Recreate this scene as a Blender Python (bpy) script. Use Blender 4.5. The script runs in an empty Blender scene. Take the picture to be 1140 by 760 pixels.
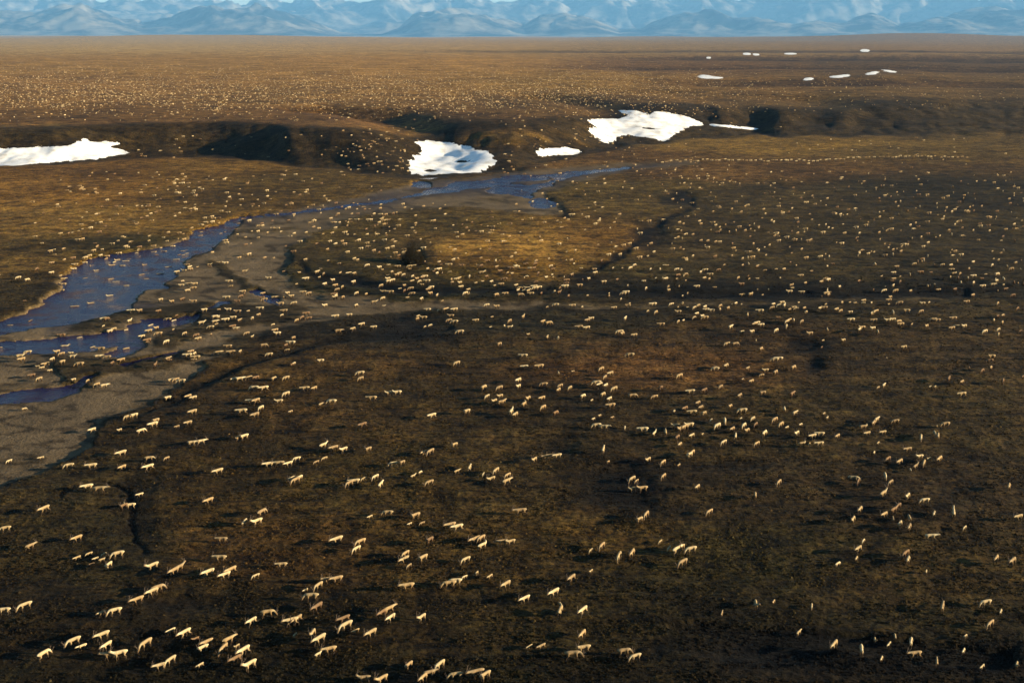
import bpy, bmesh, math, random
import numpy as np
from mathutils import Vector, Matrix
from mathutils.bvhtree import BVHTree

random.seed(7)
RNG = np.random.default_rng(11)
S = bpy.context.scene
COL = S.collection

# ------------------------------------------------------------------ camera
CAM_H = 70.0
F = 1400.0                      # focal length in pixels of a 1140 wide picture
CX, CY = 570.0, 380.0
PITCH = math.atan((CY - 40.0) / F)
CP, SP = math.cos(PITCH), math.sin(PITCH)
cd = bpy.data.cameras.new('camera')
cam = bpy.data.objects.new('camera', cd); COL.objects.link(cam)
cam.location = (0, 0, CAM_H)
cam.rotation_euler = (math.pi / 2 - PITCH, 0, 0)
cd.sensor_width = 36.0
cd.lens = F / 1140.0 * 36.0
cd.clip_start = 1.0
cd.clip_end = 200000.0
S.camera = cam

# ------------------------------------------------------------------ light
SUN_EL = math.radians(11.5)
SUN_BACK = math.radians(-11.0)   # the low sun stands to the right of the view and a little behind it
sun_from = Vector((math.cos(SUN_BACK) * math.cos(SUN_EL), math.sin(SUN_BACK) * math.cos(SUN_EL), math.sin(SUN_EL)))
W = bpy.data.worlds.new('World'); S.world = W; W.use_nodes = True
nt = W.node_tree
sky = nt.nodes.new('ShaderNodeTexSky'); sky.sky_type = 'NISHITA'; sky.sun_disc = False
sky.sun_elevation = SUN_EL
sky.sun_rotation = math.atan2(sun_from.x, sun_from.y)
sky.altitude = 100; sky.air_density = 1.0; sky.dust_density = 0.0; sky.ozone_density = 3.0
bgn = nt.nodes['Background']; bgn.inputs['Strength'].default_value = 0.05
nt.links.new(sky.outputs[0], bgn.inputs[0])
sl = bpy.data.lights.new('sun', 'SUN'); sl.energy = 5.0; sl.angle = math.radians(0.5); sl.color = (1.0, 0.84, 0.60)
so = bpy.data.objects.new('sun', sl); COL.objects.link(so)
so.rotation_euler = (-sun_from).to_track_quat('-Z', 'Y').to_euler()
S.view_settings.view_transform = 'Standard'
S.view_settings.look = 'None'
S.view_settings.gamma = 1.0
S.view_settings.exposure = 1.9
S.render.engine = 'CYCLES'
S.cycles.max_bounces = 6
S.cycles.volume_bounces = 0

# ------------------------------------------------------------------ maths
def ray(u, v):
    a = (u - CX) / F; b = (CY - v) / F
    d = Vector((a, CP + b * SP, -SP + b * CP)); d.normalize(); return d

def to_ground(u, v, z=0.0):
    d = ray(u, v); t = (z - CAM_H) / d.z
    return (d.x * t, d.y * t)

def project(x, y, z):
    dz = z - CAM_H
    depth = y * CP - dz * SP
    up = y * SP + dz * CP
    ok = depth > 1.0
    dd = np.where(ok, depth, 1.0)
    return CX + F * x / dd, CY - F * up / dd, ok

_P = RNG.permutation(1024); _P = np.concatenate([_P, _P])
_G = RNG.uniform(0, 2 * math.pi, 1024); _GX, _GY = np.cos(_G), np.sin(_G)
def perlin(x, y):
    xi = np.floor(x).astype(np.int64); yi = np.floor(y).astype(np.int64)
    xf = x - xi; yf = y - yi
    u = xf * xf * xf * (xf * (xf * 6 - 15) + 10); v = yf * yf * yf * (yf * (yf * 6 - 15) + 10)
    def g(ix, iy, fx, fy):
        h = _P[(_P[ix & 1023] + iy) & 1023]
        return _GX[h] * fx + _GY[h] * fy
    a = g(xi, yi, xf, yf); b = g(xi + 1, yi, xf - 1, yf)
    c = g(xi, yi + 1, xf, yf - 1); d = g(xi + 1, yi + 1, xf - 1, yf - 1)
    return (a + u * (b - a) + v * ((c + u * (d - c)) - (a + u * (b - a)))) * 1.5
def fbm(x, y, n=4, s=1.0, gain=0.5):
    r = 0; a = 1.0; t = 0
    for i in range(n):
        r = r + a * perlin(x / s + 17.3 * i, y / s - 9.1 * i); t += a
        a *= gain; s /= 2.03
    return r / t
def ridged(x, y, n=5, s=1.0, gain=.5):
    r = 0; a = 1.0; t = 0; w = 1.0
    for i in range(n):
        k = (1 - np.abs(perlin(x / s + 31.7 * i, y / s + 5.3 * i))) ** 2 * w
        w = np.clip(k * 1.6, 0, 1); r = r + a * k; t += a
        a *= gain; s /= 2.1
    return r / t
def sstep(t):
    t = np.clip(t, 0, 1); return t * t * (3 - 2 * t)

# ------------------------------------------------------------------ masks, drawn as plan shapes of the river plain
GW, GH = 1240, 800              # mask grid, offset by 50 to the left
MX0 = -50
def poly_mask(poly):
    m = np.zeros((GH, GW), bool)
    pts = [(p[0] - MX0, p[1]) for p in poly]
    yy = np.arange(GH) + 0.5; xx = np.arange(GW) + 0.5
    n = len(pts)
    for i in range(n):
        x1, y1 = pts[i]; x2, y2 = pts[(i + 1) % n]
        if y1 == y2: continue
        lo, hi = min(y1, y2), max(y1, y2)
        rows = np.nonzero((yy >= lo) & (yy < hi))[0]
        xc = x1 + (yy[rows] - y1) / (y2 - y1) * (x2 - x1)
        m[rows] ^= xx[None, :] < xc[:, None]
    return m.astype(np.float32)
def blur(m, r):
    k = max(1, int(round(r)))
    for ax in (0, 1):
        for _ in range(2):
            c = np.cumsum(np.pad(m, [(k + 1, k) if a == ax else (0, 0) for a in (0, 1)], mode='edge'), axis=ax)
            if ax == 0: m = (c[2 * k + 1:] - c[:-2 * k - 1]) / (2 * k + 1)
            else: m = (c[:, 2 * k + 1:] - c[:, :-2 * k - 1]) / (2 * k + 1)
    return m
def line_poly(pts):
    """a strip from (x, y, half height) points"""
    return [(x, y - h) for x, y, h in pts] + [(x, y + h) for x, y, h in reversed(pts)]
def sample(m, u, v):
    x = np.clip(u - MX0, 0, GW - 1.001); y = np.clip(v, 0, GH - 1.001)
    xi = x.astype(int); yi = y.astype(int); fx = x - xi; fy = y - yi
    return (m[yi, xi] * (1 - fx) * (1 - fy) + m[yi, xi + 1] * fx * (1 - fy)
            + m[yi + 1, xi] * (1 - fx) * fy + m[yi + 1, xi + 1] * fx * fy)

water_polys = [
    [(-50, 372), (30, 352), (66, 320), (80, 300), (104, 287), (150, 281), (196, 272), (214, 262), (234, 252), (258, 247), (262, 252),
     (250, 263), (238, 272), (214, 283), (200, 292), (196, 304), (184, 318), (164, 323), (150, 335), (140, 345), (112, 352), (90, 357), (62, 364), (0, 372), (-50, 384)],
    [(-50, 384), (62, 378), (100, 371), (138, 366), (160, 357), (190, 352), (216, 350), (214, 356), (175, 362), (158, 368), (150, 384), (132, 398), (116, 396), (128, 380), (100, 388), (62, 390), (-50, 402)],
    line_poly([(-50, 450, 4), (62, 436, 4), (85, 424, 3), (100, 418, 0.5)]),
    line_poly([(140, 409, 1), (160, 405, 2.5), (185, 396, 1.5), (200, 392, 0.5)]),
    line_poly([(286, 322, 1.5), (300, 329, 5), (316, 340, 1.5)]),
    line_poly([(222, 345, .5), (235, 339, 1.2), (250, 337, .5)]),
    line_poly([(256, 249, 1.6), (268, 243, 1.0), (300, 238.5, .5), (350, 234, .6), (372, 232, .4), (415, 226, .9), (440, 222, .4), (462, 217, .4), (480, 213.5, 1.0), (505, 208, 3.4), (550, 203, 3), (600, 198, 1.0), (640, 193, .5), (700, 187, .5)]),
    line_poly([(540, 214, 1), (560, 211, 5), (590, 214, 6), (606, 208, 3), (620, 200, 1), (640, 195, .6)]),
    line_poly([(455, 207, 1), (468, 206, 2.4), (478, 207, 1)]),
]
gravel_polys = [
    [(-50, 560), (62, 520), (100, 492), (118, 470), (150, 456), (205, 430), (232, 408), (268, 386), (320, 366), (392, 352), (470, 347), (560, 345), (562, 339), (470, 336), (400, 332),
     (350, 328), (322, 318), (318, 296), (322, 285), (345, 262), (378, 250), (402, 240), (470, 234), (560, 229), (620, 238), (628, 232), (612, 218), (640, 204), (700, 191), (780, 185), (780, 180), (700, 182),
     (640, 186), (560, 194), (460, 206), (370, 227), (300, 237), (262, 246), (214, 262), (150, 281), (80, 300), (30, 350), (-50, 372)],
    line_poly([(560, 342, 3), (640, 342, 2), (760, 341, 1.5), (900, 338, 1.2), (1080, 333, 1)]),
    line_poly([(520, 230, 2), (570, 228, 8), (600, 232, 7), (625, 238, 3)]),
]
sod_polys = [                    # turf growing on the bars
    [(62, 398), (120, 404), (200, 392), (300, 372), (320, 366), (232, 400), (200, 412), (120, 418), (90, 432), (62, 430)],
    line_poly([(232, 290, 1), (250, 300, 5), (280, 318, 4), (300, 326, 1)]),
    line_poly([(255, 262, 1), (280, 259, 1.5), (340, 256, 1)]),
    [(112, 352), (150, 345), (220, 338), (300, 345), (360, 340), (300, 352), (218, 358), (160, 352), (110, 366), (80, 366)],
    [(230, 360), (300, 352), (360, 346), (300, 362), (240, 376), (180, 386), (160, 384), (190, 372)],
]
drain_polys = [line_poly([(742, 214, .5), (760, 218, 2), (774, 226, 2.2), (768, 236, 1.2), (745, 242, 1.5), (728, 254, 2.2), (712, 268, 3), (700, 282, 2.4), (672, 296, 2), (640, 308, 1)]),
    line_poly([(590, 222, 1), (604, 228, 2.5), (618, 238, 2.5), (640, 244, 1)]),
    line_poly([(330, 292, 1), (350, 310, 3), (400, 318, 4), (440, 324, 3), (520, 326, 2), (640, 326, 2.5), (800, 330, 3), (1080, 328, 4)]),
    line_poly([(60, 560, 1), (78, 548, 1), (110, 536, 1), (135, 545, 1.5), (150, 565, 7), (158, 590, 4), (150, 615, 1)]),
    line_poly([(150, 470, 1), (175, 452, 2), (250, 420, 3), (330, 392, 3), (380, 378, 3), (440, 372, 4), (500, 366, 2)]),
    line_poly([(740, 705, 3), (820, 712, 7), (900, 718, 9), (1000, 722, 9), (1130, 735, 8)])]
M_DRAIN = blur(np.clip(sum(poly_mask(p) for p in drain_polys), 0, 1), 2)
wet_polys = [line_poly([(256, 250, 3), (300, 239, 5), (370, 231, 5), (440, 222, 8), (500, 208, 9), (560, 205, 11), (610, 202, 8), (660, 192, 4), (760, 184, 2.5)]), line_poly([(62, 368, 6), (150, 345, 6), (220, 345, 4)])]
M_WET = blur(np.clip(sum(poly_mask(p) for p in wet_polys), 0, 1), 3)
M_WATER = np.clip(sum(poly_mask(p) for p in water_polys), 0, 1)
M_GRAV = np.clip(sum(poly_mask(p) for p in gravel_polys), 0, 1)
M_SOD = np.clip(sum(poly_mask(p) for p in sod_polys), 0, 1)
M_WATER_S = blur(M_WATER, 1)
M_GRAV_S = blur(M_GRAV, 2)
M_SOD_S = blur(M_SOD, 2)

# dark cut banks and hollows in the turf: (px, py, half width, half height, depth in metres)
hollows = [(692, 540, 34, 20, 1.2), (452, 362, 42, 13, 1.3), (655, 311, 26, 7, 1.5), (893, 383, 22, 9, 1.1), (905, 405, 12, 10, .7),
           (458, 283, 14, 16, 1.2), (720, 262, 20, 14, 1.2), (752, 222, 22, 6, 1.3), (618, 498, 26, 9, .5), (605, 226, 13, 5, 1.0),
           (840, 722, 60, 20, .9), (200, 672, 50, 10, .5), (150, 560, 22, 40, .45), (820, 520, 60, 8, .5)]

# ------------------------------------------------------------------ the ground's height
TOE = [(-400, 186), (62, 184), (150, 177), (230, 175), (300, 178), (350, 184), (400, 191), (455, 196), (500, 197), (545, 191), (600, 181), (650, 173), (700, 164), (745, 158), (790, 151),
       (850, 148), (930, 149), (1000, 150), (1076, 152), (1500, 154)]
RISE = [(-400, 85), (62, 80), (150, 70), (300, 70), (370, 80), (420, 110), (455, 130), (500, 190), (560, 170), (600, 130), (640, 130), (670, 180), (720, 190), (780, 160), (830, 130), (880, 120), (940, 130),
        (1000, 200), (1076, 280), (1500, 330)]
def interp(tab, u):
    return np.interp(u, [a for a, _ in tab], [b for _, b in tab])
TOE_D = [(u, to_ground(u, v)[1]) for u, v in TOE]

def terrain(x, y):
    """height of the ground sheet over the plan, plus its masks"""
    r = np.hypot(x, y)
    yy = np.maximum(y, 20.0)
    u, v, ok = project(x, yy, 0.0)
    front = sstep((y - 20) / 60)
    u = np.clip(u, -2000, 3100)
    # banks wander
    nu = fbm(x, y, 5, 24.0, .6); nv = fbm(x + 900, y - 300, 5, 24.0, .6)
    px = 22.0 * F / np.maximum(r, 60) * 0.10
    un = u + nu * px * 3.0; vn = v + nv * px * 0.8
    wat = sample(M_WATER_S, un, vn) * front
    gra = sample(M_GRAV_S, un, vn) * front
    sod = sample(M_SOD_S, un + nv * px, vn) * front
    wet = sample(M_WET, u + nu * px * 4.0, v + nv * px * 1.5)
    dra = sample(M_DRAIN, u + nu * px * 2.0, v + nv * px * .8) * front
    inside = (u > -49) & (u < 1189) & (v < 799)
    wat = np.where(inside, wat, 0); gra = np.where(inside, gra, 0); sod = np.where(inside, sod, 0)
    # rolling plain
    near = 1 - sstep((r - 500) / 500)
    z = 0.55 * fbm(x, y * 1.0, 3, 60.0) + 0.35 * fbm(x + 77, y, 3, 17.0) * (0.4 + 0.6 * near)
    hum = fbm(x - 41, y + 13, 3, 4.2, 0.6)
    z = z + 0.20 * hum * near
    z = z + 0.09 * fbm(x + 5, y - 63, 2, 1.1) * (1 - sstep((r - 250) / 250))
    flatten = np.clip(gra * 1.0, 0, 1)
    z = z * (1 - 0.75 * flatten) + 0.55 * (1 - flatten)
    z = z + 0.35 * sod * flatten
    dra = np.where(inside, dra, 0)
    z = z - 0.8 * dra * (1 - gra)
    for (hx, hy, hw, hh, dep) in hollows:
        e = np.exp(-(((u - hx + 0.5 * nu * hw) / hw) ** 2 + ((v - hy + 0.5 * nv * hh) / hh) ** 2))
        z = z - dep * e * front
    z = np.where((gra < .2) & (wat < .02) & front.astype(bool), np.maximum(z, -0.12), z)
    z = np.where(wat > 0.002, z * (1 - sstep(wat * 1.6)) + (-1.25) * sstep(wat * 1.6), z)
    # the bluff and the plateau behind the river
    toe = interp(TOE_D, u); rise = interp(RISE, u)
    wob = fbm(x, y * 0.6, 3, 90.0) * 20 + fbm(x + 300, y * 0.6, 3, 25.0) * 4
    spur = 38 * np.exp(-((u - 872) / 24) ** 2) + 30 * np.exp(-((u - 806) / 20) ** 2) + 30 * np.exp(-((u - 935) / 22) ** 2) + 22 * np.exp(-((u - 572) / 26) ** 2) + 14 * np.exp(-((u - 330) / 22) ** 2)
    s = (y - toe + wob + spur)
    hp = 17.0 + 2.2 * fbm(x, y, 3, 420.0)
    hp = hp * (1 - 0.35 * sstep((u - 960) / 160))
    t = s / rise
    prof = sstep(t) * 0.92 + 0.08 * sstep((s) / 500)
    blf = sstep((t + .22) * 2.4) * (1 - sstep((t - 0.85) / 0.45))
    # a gully behind the first snow bowl and others on the right
    def gully(pts, wid, dep):
        """pts in plan px on the plateau plane"""
        best = np.full(x.shape, 1e9)
        w = [to_ground(a, b, 12.0) for a, b in pts]
        for (ax, ay), (bx, by) in zip(w[:-1], w[1:]):
            dx, dy = bx - ax, by - ay
            q = np.clip(((x - ax) * dx + (y - ay) * dy) / (dx * dx + dy * dy), 0, 1)
            best = np.minimum(best, np.hypot(x - ax - q * dx, (y - ay - q * dy)))
        return dep * np.exp(-(best / wid) ** 2)
    z = z + hp * prof
    rill = ridged(x + 15, y * 0.55, 4, 34.0)
    hp = hp * 1.0
    z = z - 2.5 * rill * blf * (1 - sstep((t - .8) / .4))
    g = gully([(505, 172), (470, 145), (420, 131), (360, 128)], 26, 8.5)
    g = g + gully([(700, 150), (672, 124), (640, 116), (600, 112)], 24, 6.0)
    g = g + gully([(868, 140), (838, 124), (790, 112), (740, 107)], 46, 3.2)
    g = g + gully([(980, 146), (960, 128), (900, 113)], 34, 5.0)
    z = z - g * sstep(t * 1.6)
    # shallow valleys crossing the plateau
    far = sstep((r - 1150) / 400)
    z = z + far * (3.0 * fbm(x, y, 3, 900.0) + 0.8 * fbm(x + 50, y, 3, 240.0))
    right = sstep((u - 640) / 160)
    v2 = np.zeros_like(z)
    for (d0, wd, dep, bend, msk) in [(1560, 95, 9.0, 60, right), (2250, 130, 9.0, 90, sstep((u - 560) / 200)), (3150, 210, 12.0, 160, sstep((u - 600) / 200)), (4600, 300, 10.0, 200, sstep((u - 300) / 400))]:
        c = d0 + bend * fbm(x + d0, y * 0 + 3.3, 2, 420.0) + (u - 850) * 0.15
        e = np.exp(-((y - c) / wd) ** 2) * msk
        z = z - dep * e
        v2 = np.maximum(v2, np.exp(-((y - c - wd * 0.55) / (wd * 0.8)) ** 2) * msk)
    z = z + 75 * sstep((r - 10500) / 6000) * np.clip(0.45 + 1.1 * fbm(x, y * 2.0, 3, 5200.0) - .25 * sstep((u - 300) / 300) + .35 * sstep((u - 800) / 200), 0, 2)
    return z, dict(wet=wet, dra=dra * (1 - gra), wat=wat, gra=gra, sod=sod, blf=np.clip(blf * (1 - .45 * spur / 38 * sstep(t * 2)) * (1 - .6 * sstep((u - 985) / 80)), 0, 1), v2=v2, nu=nu, nv=nv, t=t, g=g)  # spur crests painted less dark in the bluff mask, as if sunlit

# colour of the plants and soil, at places seen in the picture (values are base colours)
def lin(c): return tuple((x / 255.0 / 12.92) if x / 255.0 <= 0.04045 else ((x / 255.0 + 0.055) / 1.055) ** 2.4 for x in c)
TINTS = [  # px, py, radius x, radius y, colour as seen
    (150, 52, 200, 6, (128, 104, 72)), (450, 54, 200, 6, (126, 100, 68)), (750, 56, 200, 6, (104, 82, 56)), (1000, 54, 140, 6, (98, 76, 54)),
    (150, 72, 150, 10, (112, 84, 48)), (450, 70, 150, 10, (116, 86, 48)), (760, 72, 120, 8, (80, 58, 38)), (1000, 72, 130, 8, (64, 48, 32)),
    (120, 100, 130, 14, (104, 76, 44)), (380, 100, 130, 14, (106, 78, 44)), (620, 92, 120, 10, (104, 78, 42)), (820, 97, 110, 8, (90, 66, 36)), (1010, 98, 110, 12, (74, 56, 32)),
    (120, 126, 110, 8, (92, 66, 36)), (400, 126, 90, 6, (84, 60, 36)), (620, 112, 80, 8, (78, 58, 34)), (1020, 125, 70, 12, (58, 46, 28)),
    (75, 150, 30, 5, (90, 70, 34)), (110, 185, 70, 10, (84, 60, 28)), (240, 186, 70, 8, (96, 72, 34)), (350, 200, 60, 10, (76, 60, 30)), (110, 245, 80, 16, (106, 82, 44)), (90, 215, 60, 12, (104, 76, 36)),
    (230, 225, 60, 14, (70, 54, 28)), (160, 268, 80, 8, (48, 42, 22)), (420, 205, 40, 10, (66, 52, 28)),
    (590, 178, 60, 6, (84, 62, 36)), (850, 160, 120, 7, (104, 80, 38)), (1020, 165, 80, 8, (84, 66, 34)), (700, 172, 60, 6, (80, 58, 32)), (850, 190, 140, 8, (82, 60, 34)),
    (700, 215, 80, 12, (74, 60, 32)), (840, 225, 90, 14, (56, 46, 28)), (1010, 205, 70, 14, (38, 32, 20)), (980, 260, 100, 16, (48, 40, 25)), (800, 265, 80, 16, (56, 46, 28)),
    (500, 250, 70, 10, (66, 54, 28)), (580, 272, 75, 17, (118, 90, 47)), (560, 292, 60, 10, (108, 80, 36)), (660, 265, 50, 12, (92, 68, 34)), (420, 280, 40, 24, (58, 48, 26)), (500, 300, 40, 8, (72, 60, 28)),
    (700, 300, 60, 8, (60, 50, 28)), (880, 300, 150, 10, (48, 40, 24)), (820, 320, 240, 7, (26, 22, 13)), (480, 322, 120, 6, (34, 32, 18)), (360, 310, 40, 14, (44, 38, 22)), (950, 345, 130, 8, (44, 36, 22)),
    (620, 358, 140, 9, (34, 29, 18)), (420, 372, 80, 12, (28, 23, 15)), (820, 372, 100, 14, (50, 38, 23)), (1000, 385, 80, 16, (46, 36, 22)), (300, 400, 60, 12, (50, 38, 20)), (380, 405, 70, 14, (56, 42, 23)), (550, 395, 80, 10, (46, 36, 20)),
    (700, 405, 90, 14, (62, 44, 26)), (230, 460, 60, 20, (36, 28, 16)), (330, 450, 80, 18, (48, 36, 20)), (480, 445, 80, 20, (46, 36, 20)), (650, 460, 90, 16, (38, 30, 18)), (850, 470, 90, 20, (46, 37, 22)), (1000, 470, 80, 22, (46, 37, 22)),
    (110, 540, 50, 20, (40, 33, 20)), (130, 600, 40, 30, (32, 27, 16)), (250, 540, 70, 24, (44, 34, 18)), (400, 540, 90, 24, (48, 38, 20)), (560, 540, 60, 20, (48, 38, 21)), (690, 545, 50, 20, (22, 17, 11)), (850, 550, 80, 20, (42, 33, 20)), (1000, 550, 80, 26, (36, 28, 18)),
    (330, 610, 90, 26, (52, 38, 20)), (500, 610, 90, 26, (44, 34, 18)), (660, 600, 80, 18, (52, 40, 20)), (840, 620, 90, 26, (40, 34, 18)), (1000, 640, 80, 26, (42, 33, 18)),
    (120, 700, 70, 30, (28, 22, 13)), (280, 690, 80, 26, (36, 29, 16)), (460, 700, 90, 26, (38, 30, 16)), (640, 690, 80, 26, (38, 31, 16)), (780, 700, 60, 30, (24, 20, 11)), (960, 690, 90, 18, (34, 28, 15)), (950, 735, 150, 14, (17, 13, 8)), (860, 755, 120, 10, (26, 20, 11)),
    (200, 755, 140, 14, (24, 20, 11)), (500, 755, 120, 14, (28, 24, 12)), (680, 750, 80, 14, (26, 21, 11)),
]
TINT_GAIN = 0.74
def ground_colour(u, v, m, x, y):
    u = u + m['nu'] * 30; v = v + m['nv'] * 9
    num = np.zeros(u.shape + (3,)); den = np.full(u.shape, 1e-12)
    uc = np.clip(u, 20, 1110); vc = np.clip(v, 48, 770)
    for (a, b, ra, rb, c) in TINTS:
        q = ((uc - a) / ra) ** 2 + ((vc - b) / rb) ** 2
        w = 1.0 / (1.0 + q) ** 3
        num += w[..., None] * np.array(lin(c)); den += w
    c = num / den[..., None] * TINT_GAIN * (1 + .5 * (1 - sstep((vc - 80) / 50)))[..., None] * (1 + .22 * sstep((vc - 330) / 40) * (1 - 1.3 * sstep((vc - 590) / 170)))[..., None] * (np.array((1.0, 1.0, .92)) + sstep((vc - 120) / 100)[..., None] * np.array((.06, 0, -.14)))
    return c

# plan grid round the camera: fine where the picture looks, coarse behind
fine = np.radians(np.linspace(-27, 27, 741))
rest = np.radians(np.linspace(27, 333, 70)[1:-1])
AZ = np.concatenate([fine, rest])
dv = []
v = 1400.0
while v > 8.0:                                # radial rings: equal steps of apparent depth
    dv.append(CAM_H * F / v)
    v -= 6 if v > 800 else 1.35 if v > 180 else 0.85 if v > 22 else 0.35
R = np.concatenate([np.array([3, 8, 15, 25, 40, 55]), np.array([d for d in dv if d > 62]), np.array([14500, 17500, 21000, 26000, 33000, 40000, 50000, 62000, 80000])])
R = np.sort(R)
RR, AA = np.meshgrid(R, AZ, indexing='ij')
X = RR * np.sin(AA); Y = RR * np.cos(AA)
Z, MK = terrain(X, Y)

def grid_mesh(name, X, Y, Z, closed=False):
    nr, nc = X.shape
    me = bpy.data.meshes.new(name)
    co = np.stack([X, Y, Z], -1).reshape(-1, 3).astype(np.float32)
    i = np.arange(nr - 1)[:, None]; j = np.arange(nc if closed else nc - 1)[None, :]
    j2 = (j + 1) % nc
    q = np.stack([i * nc + j, i * nc + j2, (i + 1) * nc + j2, (i + 1) * nc + j], -1).reshape(-1, 4)[:, ::-1].astype(np.int32)
    set_mesh(me, co, q)
    return me
def set_mesh(me, co, q, smooth=True):
    n, k = q.shape
    me.vertices.add(len(co)); me.vertices.foreach_set('co', co.ravel())
    me.loops.add(n * k); me.loops.foreach_set('vertex_index', q.ravel())
    me.polygons.add(n); me.polygons.foreach_set('loop_start', np.arange(0, n * k, k, dtype=np.int32))
    me.polygons.foreach_set('use_smooth', np.full(n, smooth))
    me.update(calc_edges=True)
def set_col(me, name, arr):
    a = me.attributes.new(name, 'FLOAT_COLOR', 'POINT')
    full = np.ones((len(me.vertices), 4), np.float32); full[:, :arr.shape[-1]] = arr.reshape(-1, arr.shape[-1])
    a.data.foreach_set('color', full.ravel())

gm = grid_mesh('ground', X, Y, Z, True)
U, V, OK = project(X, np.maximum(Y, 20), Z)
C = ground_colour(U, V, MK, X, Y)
bl = MK['blf'] * (1.25 + 0.9 * fbm(X, Y, 4, 30.0) - .5 * sstep((U - 480) / 40) * sstep((640 - U) / 60) * sstep((V - 135) / 15) * sstep((176 - V) / 20))  # bluff face dark in colour, its spur painted lighter as if lit
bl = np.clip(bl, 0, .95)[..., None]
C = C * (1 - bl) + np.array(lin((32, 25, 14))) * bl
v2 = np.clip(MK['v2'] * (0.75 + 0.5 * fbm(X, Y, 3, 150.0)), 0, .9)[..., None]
C = C * (1 - v2) + np.array(lin((44, 31, 20))) * v2  # far banks of the valleys darkened in colour to stand for slope shade
for (hx, hy, hw, hh, dep) in hollows:      # wet peat and willow scrub in the hollows
    e = np.exp(-(((U - hx) / (hw * 1.05)) ** 2 + ((V - hy) / (hh * 1.1)) ** 2) ** 1.3)[..., None] * 0.92 * min(1, dep + .3)
    C = C * (1 - e) + np.array(lin((12, 9, 6))) * e
dr = np.clip(MK['dra'] * 2.0, 0, .92)[..., None]
C = C * (1 - dr) + np.array(lin((13, 10, 6))) * dr
gr = sstep(MK['gra'] * 1.3 - 0.2 + .35 * fbm(X + 5, Y, 4, 12.0, .65) * (MK['gra'] > .02))
gcol = np.array(lin((95, 79, 56)))[None, None] * np.clip(1 + 0.6 * fbm(X, Y, 4, 26.0) + .35 * fbm(X + 9, Y, 3, 5.0), .3, 1.7)[..., None]
sd = np.clip(sstep(MK['sod'] * 1.5 - 0.02 + 0.9 * fbm(X, Y, 4, 16.0) + .2 * fbm(X, Y, 3, 4.0)), 0, 1) * 0.8
wetr = sstep((ridged(U * .9 + 20 * MK['nu'], V * 4.5, 4, 70.0) - .62) / .2) * (V > 150)
gcol = gcol * (1 - .62 * wetr)[..., None]
wt = np.clip(MK['wet'] + .5 * MK['wet'] * fbm(X, Y, 3, 20.0), 0, 1)[..., None] * .8
gcol = gcol * (1 - wt) + np.array(lin((58, 52, 52))) * wt
gmix = (gr * (1 - sd))[..., None]
C = C * (1 - gmix) + gcol * gmix
sdm = (gr * sd)[..., None]
C = C * (1 - sdm) + np.array(lin((38, 31, 18))) * sdm
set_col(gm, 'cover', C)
set_col(gm, 'soil', np.stack([gmix[..., 0], MK['wat'], bl[..., 0]], -1))

# ------------------------------------------------------------------ materials
def mat(name):
    m = bpy.data.materials.new(name); m.use_nodes = True
    n = m.node_tree; b = n.nodes['Principled BSDF']
    return m, n, b
def N(n, t, **k):
    o = n.nodes.new(t)
    for a, c in k.items(): setattr(o, a, c)
    return o
def noise(n, vec, scale, detail=6, rough=0.6, dist=0.0):
    o = N(n, 'ShaderNodeTexNoise'); o.inputs['Scale'].default_value = scale; o.inputs['Detail'].default_value = detail
    o.inputs['Roughness'].default_value = rough; o.inputs['Distortion'].default_value = dist
    n.links.new(vec, o.inputs['Vector']); return o.outputs['Fac']
def maprange(n, src, a, b, c, d):
    o = N(n, 'ShaderNodeMapRange'); n.links.new(src, o.inputs['Value'])
    for k, x in zip(('From Min', 'From Max', 'To Min', 'To Max'), (a, b, c, d)): o.inputs[k].default_value = x
    return o.outputs['Result']
def math_(n, op, a, b):
    o = N(n, 'ShaderNodeMath', operation=op)
    for i, s in enumerate((a, b)):
        if isinstance(s, (int, float)): o.inputs[i].default_value = s
        else: n.links.new(s, o.inputs[i])
    return o.outputs[0]
def mixc(n, fac, a, b, mode='MIX'):
    o = N(n, 'ShaderNodeMix', data_type='RGBA', blend_type=mode)
    if isinstance(fac, (int, float)): o.inputs['Factor'].default_value = fac
    else: n.links.new(fac, o.inputs['Factor'])
    for k, s in (('A', a), ('B', b)):
        i = [q for q in o.inputs if q.name == k and q.type == 'RGBA'][0]
        if isinstance(s, tuple): i.default_value = s + (1,) if len(s) == 3 else s
        else: n.links.new(s, i)
    return [q for q in o.outputs if q.type == 'RGBA'][0]

gmat, n, b = mat('tundra')
att = N(n, 'ShaderNodeAttribute', attribute_name='cover'); soil = N(n, 'ShaderNodeAttribute', attribute_name='soil')
sep = N(n, 'ShaderNodeSeparateColor'); n.links.new(soil.outputs['Color'], sep.inputs[0])
geo = N(n, 'ShaderNodeNewGeometry'); pos = geo.outputs['Position']
n1 = noise(n, pos, 1.1, 5, .68); n2 = noise(n, pos, 0.16, 5, .62); n3 = noise(n, pos, 0.022, 5, .6); n4 = noise(n, pos, 3.4, 3, .6)
f1 = maprange(n, n1, .34, .66, .15, 2.1); f2 = maprange(n, n2, .32, .68, .28, 1.85); f3 = maprange(n, n3, .3, .7, .5, 1.5)
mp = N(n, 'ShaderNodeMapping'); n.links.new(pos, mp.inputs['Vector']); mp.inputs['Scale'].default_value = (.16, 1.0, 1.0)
shade_streaks = maprange(n, noise(n, mp.outputs[0], .55, 4, .6, .4), .30, .46, .25, 1.12)      # dark streaks in the turf, painted partly in place of long cast shadows
fm = math_(n, 'MULTIPLY', math_(n, 'MULTIPLY', math_(n, 'MULTIPLY', f1, f2), f3), shade_streaks)
fg = maprange(n, n4, .3, .7, .6, 1.4)                       # pebbles on the bars
fac = N(n, 'ShaderNodeMix', data_type='FLOAT')
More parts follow.
